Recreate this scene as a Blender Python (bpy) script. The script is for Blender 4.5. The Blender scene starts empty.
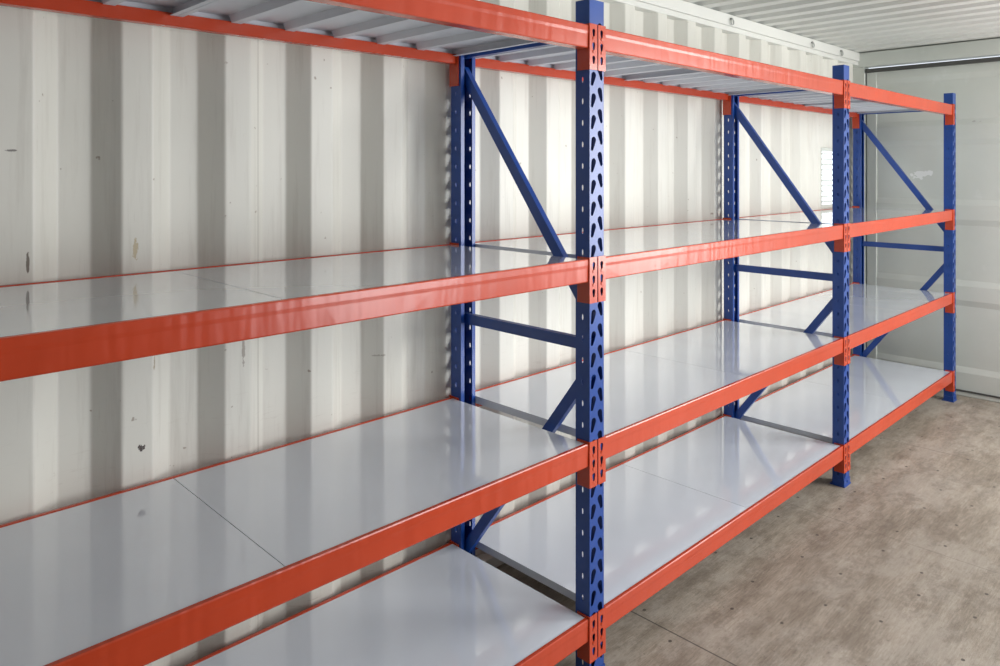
import bpy, bmesh, math, random
from mathutils import Vector, Matrix
random.seed(4)
scene = bpy.context.scene
COL = scene.collection
F=733.0; TH=math.radians(45.66); H=1.565
YF=1.40; YR=2.045; YW=2.075; XE=5.82; ZC=2.45
PW=.07; PD=.055
FX=[1.748-2.06,1.748,3.738,5.635]
LEVELS=[2.005,1.295,.735,.205]

# ---------------- node helpers ----------------
def newmat(name):
    m=bpy.data.materials.new(name); m.use_nodes=True
    nt=m.node_tree; b=nt.nodes['Principled BSDF']
    return m,nt,b
def N(nt,t,**k):
    n=nt.nodes.new(t)
    for a,v in k.items(): setattr(n,a,v)
    return n
def L(nt,a,b): nt.links.new(a,b)
def coords(nt):
    return N(nt,'ShaderNodeTexCoord').outputs['Object']
def mapping(nt,src,scale=(1,1,1)):
    m=N(nt,'ShaderNodeMapping'); m.inputs['Scale'].default_value=scale
    L(nt,src,m.inputs['Vector']); return m.outputs[0]
def noise(nt,src,scale,detail=4,rough=.55,dist=0):
    n=N(nt,'ShaderNodeTexNoise'); n.inputs['Scale'].default_value=scale
    n.inputs['Detail'].default_value=detail; n.inputs['Roughness'].default_value=rough
    n.inputs['Distortion'].default_value=dist
    L(nt,src,n.inputs['Vector']); return n.outputs[0]
def ramp(nt,src,stops):
    r=N(nt,'ShaderNodeValToRGB'); e=r.color_ramp.elements
    e[0].position=stops[0][0]; e[0].color=(*stops[0][1],1)
    e[1].position=stops[-1][0]; e[1].color=(*stops[-1][1],1)
    for p,c in stops[1:-1]:
        q=e.new(p); q.color=(*c,1)
    L(nt,src,r.inputs[0]); return r.outputs[0]
def mix(nt,fac,a,b):
    m=N(nt,'ShaderNodeMix',data_type='RGBA')
    if isinstance(fac,(int,float)): m.inputs[0].default_value=fac
    else: L(nt,fac,m.inputs[0])
    for i,v in ((6,a),(7,b)):
        if isinstance(v,tuple): m.inputs[i].default_value=(*v,1)
        else: L(nt,v,m.inputs[i])
    return m.outputs[2]
def math_(nt,op,a,b=None,c=None):
    m=N(nt,'ShaderNodeMath',operation=op)
    for i,v in enumerate((a,b,c)):
        if v is None: continue
        if isinstance(v,(int,float)): m.inputs[i].default_value=v
        else: L(nt,v,m.inputs[i])
    return m.outputs[0]
def bump(nt,b,h,strength=.2,dist=.01):
    n=N(nt,'ShaderNodeBump'); n.inputs['Strength'].default_value=strength
    n.inputs['Distance'].default_value=dist
    L(nt,h,n.inputs['Height']); L(nt,n.outputs[0],b.inputs['Normal'])

def simple(name,col,rough=.4,metal=0,var=.08,scale=6,coat=0,bumps=.0,bs=(3,3,3)):
    m,nt,b=newmat(name); c=coords(nt)
    n=noise(nt,c,scale)
    d=tuple(x*(1-var) for x in col); l=tuple(min(1,x*(1+var)) for x in col)
    L(nt,ramp(nt,n,[(.3,d),(.7,l)]),b.inputs['Base Color'])
    b.inputs['Roughness'].default_value=rough; b.inputs['Metallic'].default_value=metal
    b.inputs['Coat Weight'].default_value=coat
    if bumps: bump(nt,b,noise(nt,mapping(nt,c,bs),1,2),bumps,.02)
    return m

M_ORANGE=simple('orange_powder_coat',(.48,.048,.013),.27,0,.06,4,.15,.16,(18,3,3))
M_BLUE=simple('blue_powder_coat',(.005,.050,.265),.35,0,.1,8,.1)
M_DARK=simple('black_rubber',(.07,.07,.065),.6)
M_WHITE=simple('white_paint',(.68,.68,.64),.5,0,.04,2)
M_STEEL=simple('grey_steel_rod',(.34,.35,.33),.4,.1)
M_UNDER=simple('matte_pale_grey_underside',(.62,.65,.70),.55,0,.04,2)

def mat_shelf():
    m,nt,b=newmat('grey_white_gloss_sheet'); c=coords(nt)
    L(nt,ramp(nt,noise(nt,c,1.6,3),[(.3,(.69,.73,.80)),(.7,(.74,.78,.845))]),b.inputs['Base Color'])
    r=ramp(nt,noise(nt,c,7,5),[(.3,(.06,.06,.06)),(.75,(.12,.12,.12))])
    L(nt,r,b.inputs['Roughness'])
    b.inputs['Specular IOR Level'].default_value=1.0
    b.inputs['Coat Weight'].default_value=1.0; b.inputs['Coat Roughness'].default_value=.05
    bump(nt,b,noise(nt,mapping(nt,c,(2.2,1.2,1)),1.6,1),.2,.02)
    return m
M_SHELF=mat_shelf()

def mat_wall():
    m,nt,b=newmat('weathered_white_container_paint'); c=coords(nt)
    base=ramp(nt,noise(nt,mapping(nt,c,(1,1,.5)),1.5,5),[(.3,(.62,.61,.55)),(.7,(.70,.69,.63))])
    g=noise(nt,mapping(nt,c,(14,14,.9)),2.2,8,.68)
    gm=ramp(nt,g,[(.52,(0,0,0)),(.74,(1,1,1))])
    col=mix(nt,math_(nt,'MULTIPLY',gm,.5),base,(.48,.455,.40))
    sep=N(nt,'ShaderNodeSeparateXYZ'); L(nt,c,sep.inputs[0])
    X,Z=sep.outputs[0],sep.outputs[2]
    nz=noise(nt,mapping(nt,c,(1,1,.5)),90,5,.75)
    sc=noise(nt,mapping(nt,c,(4,4,30)),3,6,.7)
    scm=ramp(nt,sc,[(.60,(0,0,0)),(.66,(1,1,1))])
    lo2=ramp(nt,Z,[(.3,(1,1,1)),(1.35,(0,0,0))])
    col=mix(nt,math_(nt,'MULTIPLY',math_(nt,'MULTIPLY',scm,lo2),.5),col,(.38,.34,.28))
    vs=ramp(nt,noise(nt,mapping(nt,c,(40,40,2.5)),2,6,.7),[(.65,(0,0,0)),(.71,(1,1,1))])
    col=mix(nt,math_(nt,'MULTIPLY',vs,.32),col,(.40,.36,.30))
    sp=noise(nt,c,36,2,.5)
    spm=ramp(nt,sp,[(.75,(0,0,0)),(.78,(1,1,1))])
    col=mix(nt,math_(nt,'MULTIPLY',spm,.6),col,(.2,.14,.09))
    spots=[(.424,1.345,.004,.036,(.10,.075,.05),.85),(.671,1.35,.009,.036,(.42,.33,.17),.7),
           (.685,.822,.013,.013,(.06,.045,.04),1),
           (.97,1.03,.006,.05,(.26,.22,.18),.7),(.435,1.13,.005,.02,(.12,.1,.08),.7),
           (.39,1.612,.018,.003,(.1,.09,.08),.8),
           (.72,1.04,.004,.03,(.3,.22,.12),.7),(.99,.62,.005,.07,(.35,.32,.26),.6),
           (1.46,.93,.02,.004,(.3,.27,.22),.6)]
    for (x,z,rx,rz,cc,s) in spots:
        a=math_(nt,'POWER',math_(nt,'DIVIDE',math_(nt,'SUBTRACT',X,x),rx),2)
        e=math_(nt,'POWER',math_(nt,'ABSOLUTE',math_(nt,'DIVIDE',math_(nt,'SUBTRACT',Z,z),rz)),2)
        d=math_(nt,'ADD',a,e)
        d=math_(nt,'ADD',d,math_(nt,'MULTIPLY',math_(nt,'SUBTRACT',nz,.5),4.5))
        mk=math_(nt,'MULTIPLY',math_(nt,'LESS_THAN',d,.6),s)
        near=math_(nt,'LESS_THAN',math_(nt,'ADD',a,e),2.0)
        col=mix(nt,math_(nt,'MULTIPLY',mk,near),col,cc)
    for xs in (1.03,3.9):
        sm=math_(nt,'LESS_THAN',math_(nt,'ABSOLUTE',math_(nt,'SUBTRACT',X,xs)),.0022)
        col=mix(nt,math_(nt,'MULTIPLY',sm,.55),col,(.3,.28,.24))
    lo=ramp(nt,Z,[(0.0,(1,1,1)),(.7,(0,0,0))])
    col=mix(nt,math_(nt,'MULTIPLY',math_(nt,'MULTIPLY',lo,nz),.5),col,(.45,.41,.35))
    L(nt,col,b.inputs['Base Color'])
    b.inputs['Roughness'].default_value=.5
    bump(nt,b,noise(nt,c,5,4),.12,.01)
    return m
M_WALL=mat_wall()

def mat_far():
    m,nt,b=newmat('pale_grey_door_paint'); c=coords(nt)
    base=ramp(nt,noise(nt,c,1.3,6),[(.3,(.57,.595,.545)),(.7,(.65,.67,.62))])
    g=ramp(nt,noise(nt,mapping(nt,c,(3,3,3)),2.5,9,.7),[(.6,(0,0,0)),(.68,(1,1,1))])
    base=mix(nt,math_(nt,'MULTIPLY',g,.2),base,(.76,.77,.74))
    sep=N(nt,'ShaderNodeSeparateXYZ'); L(nt,c,sep.inputs[0])
    Y,Z=sep.outputs[1],sep.outputs[2]
    nz=noise(nt,c,14,4,.6)
    for (y,z,ry,rz,cc) in [(1.66,1.53,.08,.035,(.92,.92,.91)),(1.45,.55,.02,.03,(.2,.17,.14)),(1.3,1.9,.04,.01,(.35,.34,.32))]:
        a=math_(nt,'POWER',math_(nt,'DIVIDE',math_(nt,'SUBTRACT',Y,y),ry),2)
        e=math_(nt,'POWER',math_(nt,'ABSOLUTE',math_(nt,'DIVIDE',math_(nt,'SUBTRACT',Z,z),rz)),2)
        d=math_(nt,'ADD',math_(nt,'ADD',a,e),math_(nt,'MULTIPLY',math_(nt,'SUBTRACT',nz,.5),5))
        mk=math_(nt,'MULTIPLY',math_(nt,'LESS_THAN',d,.6),math_(nt,'LESS_THAN',math_(nt,'ADD',a,e),2.))
        base=mix(nt,math_(nt,'MULTIPLY',mk,.6),base,cc)
    L(nt,base,b.inputs['Base Color']); b.inputs['Roughness'].default_value=.45
    return m
M_FAR=mat_far()

def mat_floor():
    m,nt,b=newmat('worn_plywood_floor'); c=coords(nt)
    grain=noise(nt,mapping(nt,c,(3,34,1)),5,12,.82)
    broad=noise(nt,mapping(nt,c,(.8,5,1)),3,6,.65)
    gsum=math_(nt,'ADD',math_(nt,'MULTIPLY',grain,.6),math_(nt,'MULTIPLY',broad,.4))
    col=ramp(nt,gsum,[(.38,(.15,.122,.094)),(.5,(.265,.225,.178)),(.62,(.42,.365,.30))])
    blot=noise(nt,mapping(nt,c,(1,1.4,1)),2.1,12,.8)
    bm=ramp(nt,blot,[(.46,(0,0,0)),(.56,(1,1,1))])
    col=mix(nt,math_(nt,'MULTIPLY',bm,.42),col,(.45,.41,.355))
    dk=ramp(nt,noise(nt,mapping(nt,c,(1,1.5,1)),4.6,12,.85),[(.5,(0,0,0)),(.58,(1,1,1))])
    col=mix(nt,math_(nt,'MULTIPLY',dk,.48),col,(.15,.12,.092))
    for sc3,th in (((34,2,1),.64),((12,14,1),.65),((2,50,1),.65)):
        scr=ramp(nt,noise(nt,mapping(nt,c,sc3),3,9,.75),[(th,(0,0,0)),(th+.02,(1,1,1))])
        col=mix(nt,math_(nt,'MULTIPLY',scr,.35),col,(.60,.565,.5))
    spk=ramp(nt,noise(nt,c,55,3,.6),[(.68,(0,0,0)),(.71,(1,1,1))])
    col=mix(nt,math_(nt,'MULTIPLY',spk,.55),col,(.09,.07,.05))
    sep=N(nt,'ShaderNodeSeparateXYZ'); L(nt,c,sep.inputs[0])
    X,Y=sep.outputs[0],sep.outputs[1]
    s1=math_(nt,'LESS_THAN',math_(nt,'ABSOLUTE',math_(nt,'SUBTRACT',X,2.15)),.003)
    s2=math_(nt,'MULTIPLY',math_(nt,'LESS_THAN',math_(nt,'ABSOLUTE',math_(nt,'SUBTRACT',X,4.59)),.003),.5)
    s=math_(nt,'MAXIMUM',s1,s2)
    s3=math_(nt,'MULTIPLY',math_(nt,'LESS_THAN',math_(nt,'ABSOLUTE',math_(nt,'SUBTRACT',X,3.37)),.0025),.4)
    s=math_(nt,'MAXIMUM',s,s3)
    col=mix(nt,math_(nt,'MULTIPLY',s,.8),col,(.04,.033,.03))
    v=N(nt,'ShaderNodeTexVoronoi'); v.voronoi_dimensions='2D'; v.inputs['Scale'].default_value=3.8; v.inputs['Randomness'].default_value=.4
    L(nt,mapping(nt,c,(1,1.25,1)),v.inputs['Vector'])
    sc=math_(nt,'LESS_THAN',v.outputs['Distance'],.028)
    col=mix(nt,math_(nt,'MULTIPLY',sc,.85),col,(.045,.035,.03))
    L(nt,col,b.inputs['Base Color']); b.inputs['Roughness'].default_value=.5
    bump(nt,b,grain,.3,.004)
    return m
M_FLOOR=mat_floor()
def mat_emit(name,col,s):
    m,nt,b=newmat(name); b.inputs['Base Color'].default_value=(*col,1)
    b.inputs['Emission Color'].default_value=(*col,1); b.inputs['Emission Strength'].default_value=s
    return m
M_GLASS=mat_emit('frosted_daylit_glass',(.85,.93,1),1.4)

# ---------------- mesh helpers ----------------
class MB:
    def __init__(s): s.v=[]; s.f=[]
    def box(s,x0,x1,y0,y1,z0,z1,mat=None):
        i=len(s.v)
        vs=[(x0,y0,z0),(x1,y0,z0),(x1,y1,z0),(x0,y1,z0),(x0,y0,z1),(x1,y0,z1),(x1,y1,z1),(x0,y1,z1)]
        if mat is not None: vs=[tuple(mat@Vector(v)) for v in vs]
        s.v+=vs
        s.f+=[tuple(i+k for k in q) for q in ((0,3,2,1),(4,5,6,7),(0,1,5,4),(1,2,6,5),(2,3,7,6),(3,0,4,7))]
    def prism(s,prof,x0,x1):
        i=len(s.v);n=len(prof)
        s.v+=[(x0,y,z) for y,z in prof]+[(x1,y,z) for y,z in prof]
        for k in range(n):
            j=(k+1)%n; s.f.append((i+k,i+j,i+n+j,i+n+k))
        s.f.append(tuple(i+k for k in range(n))[::-1]); s.f.append(tuple(i+n+k for k in range(n)))
    def prismy(s,prof,y0,y1):
        i=len(s.v);n=len(prof)
        s.v+=[(x,y0,z) for x,z in prof]+[(x,y1,z) for x,z in prof]
        for k in range(n):
            j=(k+1)%n; s.f.append((i+k,i+j,i+n+j,i+n+k))
        s.f.append(tuple(i+k for k in range(n))[::-1]); s.f.append(tuple(i+n+k for k in range(n)))
    def cyl(s,p,axis,r,h,n=12):
        ax=Vector(axis).normalized(); q=Vector((0,0,1)).rotation_difference(ax)
        i=len(s.v)
        for t in (0,h):
            for k in range(n):
                a=2*math.pi*k/n
                s.v.append(tuple(Vector(p)+q@Vector((r*math.cos(a),r*math.sin(a),t))))
        for k in range(n):
            j=(k+1)%n; s.f.append((i+k,i+j,i+n+j,i+n+k))
        s.f.append(tuple(i+k for k in range(n))[::-1]); s.f.append(tuple(i+n+k for k in range(n)))
    def add_mesh(s,me,mat):
        i=len(s.v)
        s.v+=[tuple(mat@v.co) for v in me.vertices]
        s.f+=[tuple(i+k for k in p.vertices) for p in me.polygons]
    def mesh(s,name,mat):
        me=bpy.data.meshes.new(name); me.from_pydata(s.v,[],s.f); 
        bm=bmesh.new(); bm.from_mesh(me); bmesh.ops.recalc_face_normals(bm,faces=bm.faces); bm.to_mesh(me); bm.free()
        me.materials.append(mat); return me
def obj(name,me,parent=None,loc=(0,0,0),rot=(0,0,0),bevel=0):
    o=bpy.data.objects.new(name,me); COL.objects.link(o); o.location=loc; o.rotation_euler=rot
    if parent: o.parent=parent
    if bevel:
        b=o.modifiers.new('bevel','BEVEL'); b.width=bevel; b.segments=2; b.limit_method='ANGLE'
    return o
def plate(w,h,holes,t):
    cu=bpy.data.curves.new('tmp','CURVE'); cu.dimensions='2D'; cu.fill_mode='BOTH'; cu.extrude=t/2
    def sp(pts):
        s=cu.splines.new('POLY'); s.points.add(len(pts)-1)
        for p,q in zip(s.points,pts): p.co=(q[0],q[1],0,1)
        s.use_cyclic_u=True
    sp([(0,0),(w,0),(w,h),(0,h)])
    for hl in holes: sp(hl)
    o=bpy.data.objects.new('tmp',cu); COL.objects.link(o)
    dg=bpy.context.evaluated_depsgraph_get(); dg.update()
    me=bpy.data.meshes.new_from_object(o.evaluated_get(dg))
    bpy.data.objects.remove(o); return me
def tear(cx,cy,r1,r2,l,ang):
    pts=[]
    for k in range(7):
        a=math.radians(-100+200*k/6); pts.append((r1*math.sin(a),r1*math.cos(a)))
    for k in range(5):
        a=math.radians(110+140*k/4); pts.append((r2*math.sin(a),-l+r2*math.cos(a)))
    c,s=math.cos(ang),math.sin(ang)
    return [(cx+x*c-y*s,cy+x*s+y*c) for x,y in pts]
def oval(cx,cy,rx,ry,n=10):
    return [(cx+rx*math.cos(2*math.pi*k/n),cy+ry*math.sin(2*math.pi*k/n)) for k in range(n)]

# ---------------- structure ----------------
def struct(o): o["kind"]="structure"; return o
P=.278; X0=-.6; OFF=0.125; DEP=.05; RC=.005
base=[]
x=X0+OFF-P
while x<XE+P:
    base+=[(x,YW),(x+.078,YW),(x+.139,YW+DEP),(x+.217,YW+DEP)]
    x+=P
prof=[]
for k in range(1,len(base)-1):
    p0,p1,p2=[Vector(base[q]) for q in (k-1,k,k+1)]
    a=p1+(p0-p1).normalized()*RC; c_=p1+(p2-p1).normalized()*RC
    for tt_ in (0,.33,.66,1):
        q=a*(1-tt_)**2+p1*2*tt_*(1-tt_)+c_*tt_**2; prof.append((q.x,q.y))
prof=[(max(X0,min(XE,a)),b) for a,b in prof]
pp=[prof[0]]
for q in prof[1:]:
    if q[0]>pp[-1][0]+1e-5: pp.append(q)
zs=[0.0,2.36]
mb=MB()
for (a,b_) in pp: mb.v+=[(a,b_,zs[0]),(a,b_,zs[1])]
n=len(pp)
for k in range(n-1): mb.f.append((2*k,2*k+2,2*k+3,2*k+1))
i=len(mb.v); mb.v+=[(pp[0][0],YW+.06,0),(pp[0][0],YW+.06,2.36),(pp[-1][0],YW+.06,0),(pp[-1][0],YW+.06,2.36)]
mb.f.append((i,i+1,i+3,i+2))
mb.f.append(tuple([2*k+1 for k in range(n)]+[i+3,i+1])); mb.f.append(tuple([2*k for k in range(n)]+[i+2,i]))
struct(obj('wall_left',mb.mesh('wall_left',M_WALL)))
# floor
mb=MB(); mb.box(X0,XE+.1,-.32,YW+.06,-.05,0); struct(obj('floor',mb.mesh('floor',M_FLOOR)))
# ceiling corrugated (ridges across)
mb=MB(); cp=[]; x=X0
while x<XE-.01:
    for dx,dz in ((0,0),(.075,0),(.095,.024),(.16,.024)):
        if x+dx<XE: cp.append((x+dx,ZC+dz))
    x+=.18
cp.append((XE+.1,ZC))
for a,z in cp: mb.v+=[(a,-.32,z),(a,YW+.06,z)]
for k in range(len(cp)-1): mb.f.append((2*k,2*k+2,2*k+3,2*k+1))
i=len(mb.v); mb.v+=[(X0,-.32,ZC+.06),(X0,YW+.06,ZC+.06),(XE+.1,-.32,ZC+.06),(XE+.1,YW+.06,ZC+.06)]
mb.f.append((i,i+1,i+3,i+2))
struct(obj('ceiling',mb.mesh('ceiling',M_WHITE)))
mb=MB(); mb.box(X0,XE,YW-.012,YW+.06,2.385,ZC-.001); mb.box(X0,XE,YW-.004,YW+.06,2.355,2.385)
struct(obj('trim_1',mb.mesh('trim_1',M_WHITE),bevel=.004))
mb=MB(); mb.box(X0,XE,YW-.004,YW+.05,0.0005,.05)
struct(obj('baseboard_left',mb.mesh('baseboard_left',M_WHITE),bevel=.004))
mb=MB()
mb.box(XE,XE+.1,-.32,YW+.06,2.34,ZC-.001)
mb.box(XE+.005,XE+.1,YW-.045,YW+.06,0.001,2.34)
mb.box(XE+.02,XE+.1,-.32,YW-.045,.001,.03)
struct(obj('wall_far',mb.mesh('wall_far',M_FAR),bevel=.004))
def leaf(name,y0,y1):
    dz=[(.035,0),(.16,0),(.20,.03),(.62,.03),(.66,0),(.76,0),(.80,.03),(1.18,.03),(1.22,0),(1.32,0),(1.36,.03),(1.74,.03),(1.78,0),(1.88,0),(1.92,.03),(2.2,.03),(2.24,0),(2.325,0)]
    mb=MB(); a=y0+.07; b_=y1-.07; xx=XE+.03
    for z,d in dz: mb.v+=[(xx+d*.4,a,z),(xx+d*.4,b_,z)]
    for k in range(len(dz)-1): mb.f.append((2*k,2*k+1,2*k+3,2*k+2))
    mb.box(xx-.004,xx+.05,y0,a,.035,2.325); mb.box(xx-.004,xx+.05,b_,y1,.035,2.325)
    mb.box(xx+.02,xx+.05,a,b_,.035,2.325)
    return struct(obj(name,mb.mesh(name,M_FAR),bevel=.003))
d1=leaf('door_1',.87,YW-.05)
d2=leaf('door_2',-.30,.86)
for d,(y0,y1) in ((d1,(.87,YW-.05)),(d2,(-.3,.86))):
    mb=MB(); mb.box(XE+.002,XE+.018,y0,y1,2.295,2.325); mb.box(XE+.014,XE+.024,y0,y1,.031,.042)
    mb.box(XE+.02,XE+.025,y1-.005,y1,.03,2.32)
    g=obj('door_gasket',mb.mesh('door_gasket',M_DARK),parent=d,bevel=.002)
def ring():
    bm=bmesh.new(); me=bpy.data.meshes.new('lashing_ring')
    n1,n2=16,8; R,r=.016,.0035; g=[]
    for i in range(n1):
        a=2*math.pi*i/n1; row=[]
        for j in range(n2):
            b=2*math.pi*j/n2
            row.append(bm.verts.new(((R+r*math.cos(b))*math.cos(a),r*math.sin(b),(R+r*math.cos(b))*math.sin(a))))
        g.append(row)
    for i in range(n1):
        for j in range(n2):
            bm.faces.new((g[i][j],g[(i+1)%n1][j],g[(i+1)%n1][(j+1)%n2],g[i][(j+1)%n2]))
    bmesh.ops.create_cube(bm,size=1,matrix=Matrix.Translation((0,.006,.017))@Matrix.Diagonal((.016,.014,.012,1)))
    bmesh.ops.recalc_face_normals(bm,faces=bm.faces)
    bm.to_mesh(me); bm.free(); me.materials.append(M_STEEL); return me
rm=ring()
for x in (3.85,4.95,5.45):
    o=obj('lashing_ring',rm,loc=(x,YW-.022,2.405)); o["label"]="small grey steel lashing ring welded to white top rail"; o["category"]="ring"; o["group"]="lashing rings along the top rail"
OPN=[(1.5,2.9,.6,2.0),(3.4,5.7,.2,2.3)]  # first opening is unseen, added to let the fill lamp in
mb=MB(); y0,y1=-.38,-.32
xs=[X0]
for (a,b_,z0,z1) in OPN:
    mb.box(xs[-1],a,y0,y1,0,ZC); mb.box(a,b_,y0,y1,0,z0); mb.box(a,b_,y0,y1,z1,ZC); xs.append(b_)
mb.box(xs[-1],XE+.1,y0,y1,0,ZC)
M_GREY=simple('low_bounce_grey',(.36,.36,.34),.6)  # grey picked for the unseen back wall to cut bounced light
struct(obj('wall_right',mb.mesh('wall_right',M_FAR)))
mb=MB(); mb.box(X0-.06,X0,-.38,YW+.06,0,ZC); struct(obj('wall_back',mb.mesh('wall_back',M_GREY)))
# small louvred window in corrugated wall
mb=MB(); wx0,wx1,wz0,wz1=5.13,5.46,1.30,1.72; wy=YW-.004
mb.box(wx0,wx1,wy,YW+.03,wz0,wz0+.025); mb.box(wx0,wx1,wy,YW+.03,wz1-.025,wz1)
mb.box(wx0,wx0+.012,wy,YW+.03,wz0+.025,wz1-.025); mb.box(wx1-.012,wx1,wy,YW+.03,wz0+.025,wz1-.025)
w=struct(obj('window_1',mb.mesh('window_1',M_FAR),bevel=.0015))
mb=MB(); mb.box(wx0+.012,wx1-.012,YW-.002,YW+.001,wz0+.025,wz1-.025)
obj('window_pane',mb.mesh('window_pane',M_GLASS),parent=w)
mb=MB()
for k in range(10):
    z=wz0+.045+k*.037
    mt=Matrix.Translation((0,wy+.002,z))@Matrix.Rotation(math.radians(20),4,'X')
    mb.box(wx0+.013,wx1-.013,-.005,.005,-.005,.005,mt)
obj('window_louvre',mb.mesh('window_louvre',M_FAR),parent=w)

# ---------------- shelving unit ----------------
rack=bpy.data.objects.new('shelving_unit',None); COL.objects.link(rack); rack.location=((FX[0]+FX[3]+PW)/2,(YF+YR)/2,0)
rack["label"]="long four-tier steel shelving rack, blue perforated posts, orange beams, grey-white shelves"
rack["category"]="shelving rack"
RL=rack.location.copy()
def rel(x,y,z): return (x-RL.x,y-RL.y,z-RL.z)
PH=2.085; zb=.006; t=.002; CP=.066
RX=Matrix.Rotation(math.pi/2,4,'X'); RZ=Matrix.Rotation(math.pi/2,4,'Z')
cellL=plate(PW/2,CP,[tear(.0200,.046,.0112,.0062,.028,math.radians(-16))],t)
cellR=plate(PW/2,CP,[tear(PW/2-.0200,.046,.0112,.0062,.028,math.radians(16))],t)
cellS=plate(PD,CP,[oval(PD*.5,.033,.0034,.0095)],t)
cellP=plate(PD,CP,[],t)
def make_post(name):
    mb=MB()
    z=zb+.02
    mb.box(0,PW,0,t,zb,z); NC=int((PH-.04-z)/CP)
    for k in range(NC): mb.add_mesh(cellL,Matrix.Translation((0,t/2,z+k*CP))@RX)
    mb.box(0,PW/2,0,t,z+NC*CP,PH)
    z2=z+.020; mb.box(PW/2,PW,0,t,z,z2)
    for k in range(NC): mb.add_mesh(cellR,Matrix.Translation((PW/2,t/2,z2+k*CP))@RX)
    if PH-(z2+NC*CP)>.001: mb.box(PW/2,PW,0,t,z2+NC*CP,PH)
    for xx in (t/2,PW-t/2):
        mb.box(xx-t/2,xx+t/2,t,PD,zb,z)
        for k in range(NC): mb.add_mesh(cellS,Matrix.Translation((xx,0,z+k*CP))@RZ@RX)
        mb.box(xx-t/2,xx+t/2,t,PD,z+NC*CP,PH)
    mb.box(t,.016,PD-t,PD,zb,PH); mb.box(PW-.016,PW-t,PD-t,PD,zb,PH)
    return mb.mesh(name,M_BLUE)
postM=make_post('post')
mb=MB(); mb.box(-.006,PW+.006,-.006,PD+.01,0,.006); mb.box(-.003,PW+.003,-.003,-.0005,.006,.035)
mb.box(-.003,-.0005,-.003,PD,.006,.035); mb.box(PW+.0005,PW+.003,-.003,PD,.006,.035)
mb.cyl((PW/2,-.003,.022),(0,-1,0),.006,.004,6)
footM=mb.mesh('foot_plate',M_BLUE)
def brace(ya,za,yb,zb_,w=.036,d=.022):
    v=Vector((0,yb-ya,zb_-za)); ln=v.length; ang=math.atan2(zb_-za,yb-ya)
    mt=Matrix.Translation((PW/2,ya,za))@Matrix.Rotation(ang,4,'X')
    m=MB(); tt=.002
    m.box(-d/2,-d/2+tt,0,ln,-w/2,w/2,mt)
    m.box(-d/2+tt,d/2,0,ln,-w/2,-w/2+tt,mt); m.box(-d/2+tt,d/2,0,ln,w/2-tt,w/2,mt)
    m.box(d/2-tt,d/2,0,ln,-w/2+tt,-w/2+.009,mt); m.box(d/2-tt,d/2,0,ln,w/2-.009,w/2-tt,mt)
    for s in (.02,ln-.02):
        p=mt@Vector((-d/2,s,0)); m.cyl(p,(-1,0,0),.008,.006,6)
    return m
D=YR-YF
bl=[brace(.03,1.99,D-.03,1.99),brace(.03,1.13,D-.03,1.93),brace(.02,1.025,D-.02,1.025),
    brace(.03,.94,D-.03,.16),brace(.02,.09,D-.02,.09)]
braceM=[b.mesh('brace',M_BLUE) for b in bl]
for fx in FX:
    e=bpy.data.objects.new('upright_frame',None); COL.objects.link(e); e.parent=rack; e.location=rel(fx,YF,0)
    for rear in (0,1):
        loc=(0,0,0) if not rear else (PW,D,0); rot=(0,0,math.pi if rear else 0)
        obj('post',postM,e,loc,rot); obj('foot_plate',footM,e,loc,rot)
    for b in braceM: obj('brace',b,e)
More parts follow.
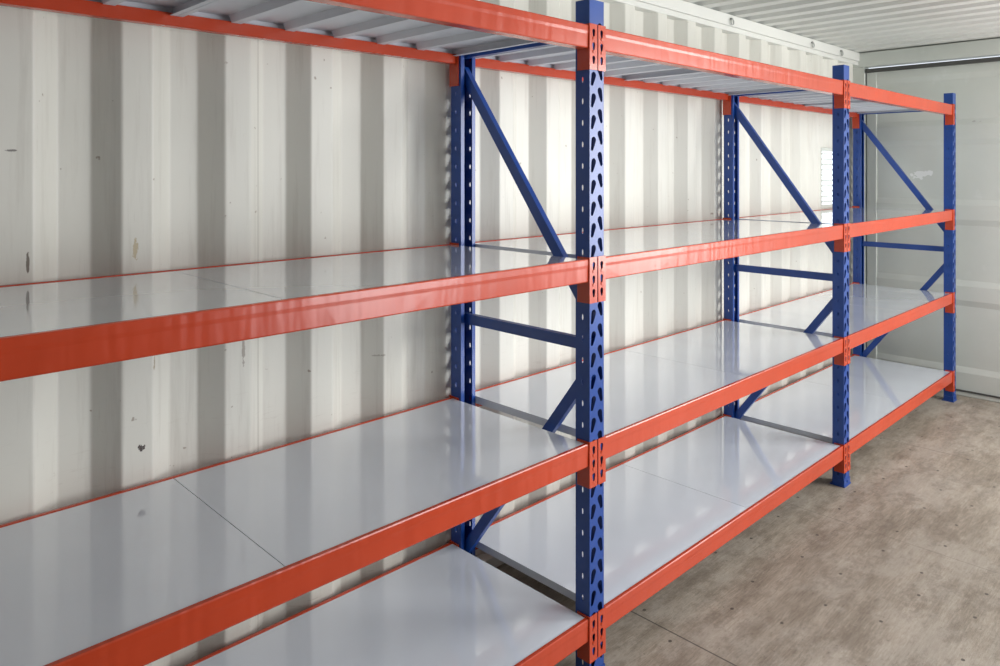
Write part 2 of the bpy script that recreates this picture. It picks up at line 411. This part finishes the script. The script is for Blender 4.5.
# connector
hol=[tear(.017,zz,.007,.0045,.014,0) for zz in (.036,.077,.118)]
cpl=plate(.034,.14,hol,.003)
mb=MB()
mb.add_mesh(cpl,Matrix.Translation((-.0345,-.0025,-.135))@RX)
mb.box(-.0005,.0025,-.004,.045,-.135,.005)
for zz in (-.0385,-.0795): mb.cyl((-.017,-.004,zz),(0,-1,0),.005,.002,10)
conA=mb.mesh('connector',M_ORANGE)
me=conA.copy(); me.transform(Matrix.Diagonal((-1,1,1,1))); me.flip_normals(); conB=me
py0,py1=.0145,D-.0145; tt=.0012
for k in range(3):
    span=FX[k+1]-FX[k]; BL=span-PW-.004
    mb=MB(); mb.prism([(.0,-.003),(.0015,0),(.012,0),(.014,-.002),(.014,-.02),(.042,-.02),(.042,-.068),(.040,-.07),(.003,-.07),(.0012,-.067),(.0007,-.028),(.0,-.019)],0,BL)
    beamM=mb.mesh('beam',M_ORANGE)
    mb=MB(); mb.prism([(.000,-.003),(.002,0),(.012,0),(.014,-.002),(.014,-.02),(.032,-.02),(.032,-.053),(.030,-.055),(.002,-.055),(.0,-.053)],0,BL)
    beamRM=mb.mesh('beam',M_ORANGE)
    PLn=(span-PW-.008)/2-.0015
    mb=MB()
    mb.box(0,PLn,py0,py1,-.0035,-.002)
    mb.box(0,tt,py0,py1,-.019,-.0035); mb.box(PLn-tt,PLn,py0,py1,-.019,-.0035)
    mb.box(tt,PLn-tt,py0,py0+tt,-.019,-.0035); mb.box(tt,PLn-tt,py1-tt,py1,-.019,-.0035)
    ra,rb=.044,D-.035
    mb.box(tt,.016,ra,rb,-.028,-.0265); mb.box(0,tt,ra,rb,-.028,-.019)
    mb.box(PLn-.016,PLn-tt,ra,rb,-.028,-.0265); mb.box(PLn-tt,PLn,ra,rb,-.028,-.019)
    for q in range(1,6):
        xc=PLn*q/6
        mb.prismy([(xc-.022,-.0035),(xc-.014,-.024),(xc+.014,-.024),(xc+.022,-.0035)],ra,rb)
    panM=mb.mesh('shelf_panel',M_SHELF); panM.materials.append(M_UNDER)
    for p in panM.polygons:
        if not (p.normal.z>.9 and p.center.z>-.0025): p.material_index=1
    bx=FX[k]+PW+.002
    for z in LEVELS:
        for rear in (0,1):
            loc=rel(bx,YF,z) if not rear else rel(bx+BL,YR,z)
            o=obj('beam',beamRM if rear else beamM,rack,loc,(0,0,math.pi if rear else 0),bevel=0)
            obj('beam_connector',conA,o); obj('beam_connector',conB,o,(BL,0,0))
        for j in (0,1):
            obj('shelf_panel',panM,rack,rel(bx+.002+j*(PLn+.002),YF,z))

# ---------------- lights ----------------
def area(name,loc,dirv,sx,sy,e,col=(1,1,1)):
    l=bpy.data.lights.new(name,'AREA'); l.shape='RECTANGLE'; l.size=sx; l.size_y=sy; l.energy=e; l.color=col
    o=bpy.data.objects.new(name,l); COL.objects.link(o); o.location=loc
    o.rotation_euler=Vector(dirv).to_track_quat('-Z','Z').to_euler(); return o
area('daylight_door',(5.3,-1.15,1.7),(-.62,1,-.26),2.2,1.9,168,(1,.985,.955))
area('added_fill_light',(2.4,-.42,1.3),(-1.15,1,0),.9,1.35,34,(.98,.985,1))  # added fill lamp raking the left part of the ribbed wall
w=bpy.data.worlds.new('w'); scene.world=w; w.use_nodes=True
w.node_tree.nodes['Background'].inputs[0].default_value=(.85,.92,1,1); w.node_tree.nodes['Background'].inputs[1].default_value=1.4
scene.view_settings.view_transform='Standard'
# ---------------- camera ----------------
cd=bpy.data.cameras.new('camera'); cam=bpy.data.objects.new('camera',cd); COL.objects.link(cam)
cam.location=(0,0,H); cam.rotation_euler=(math.radians(90),0,TH-math.pi/2)
cd.sensor_width=36; cd.lens=F/1000*36; cd.shift_y=-.163; cd.clip_start=.02
scene.camera=cam
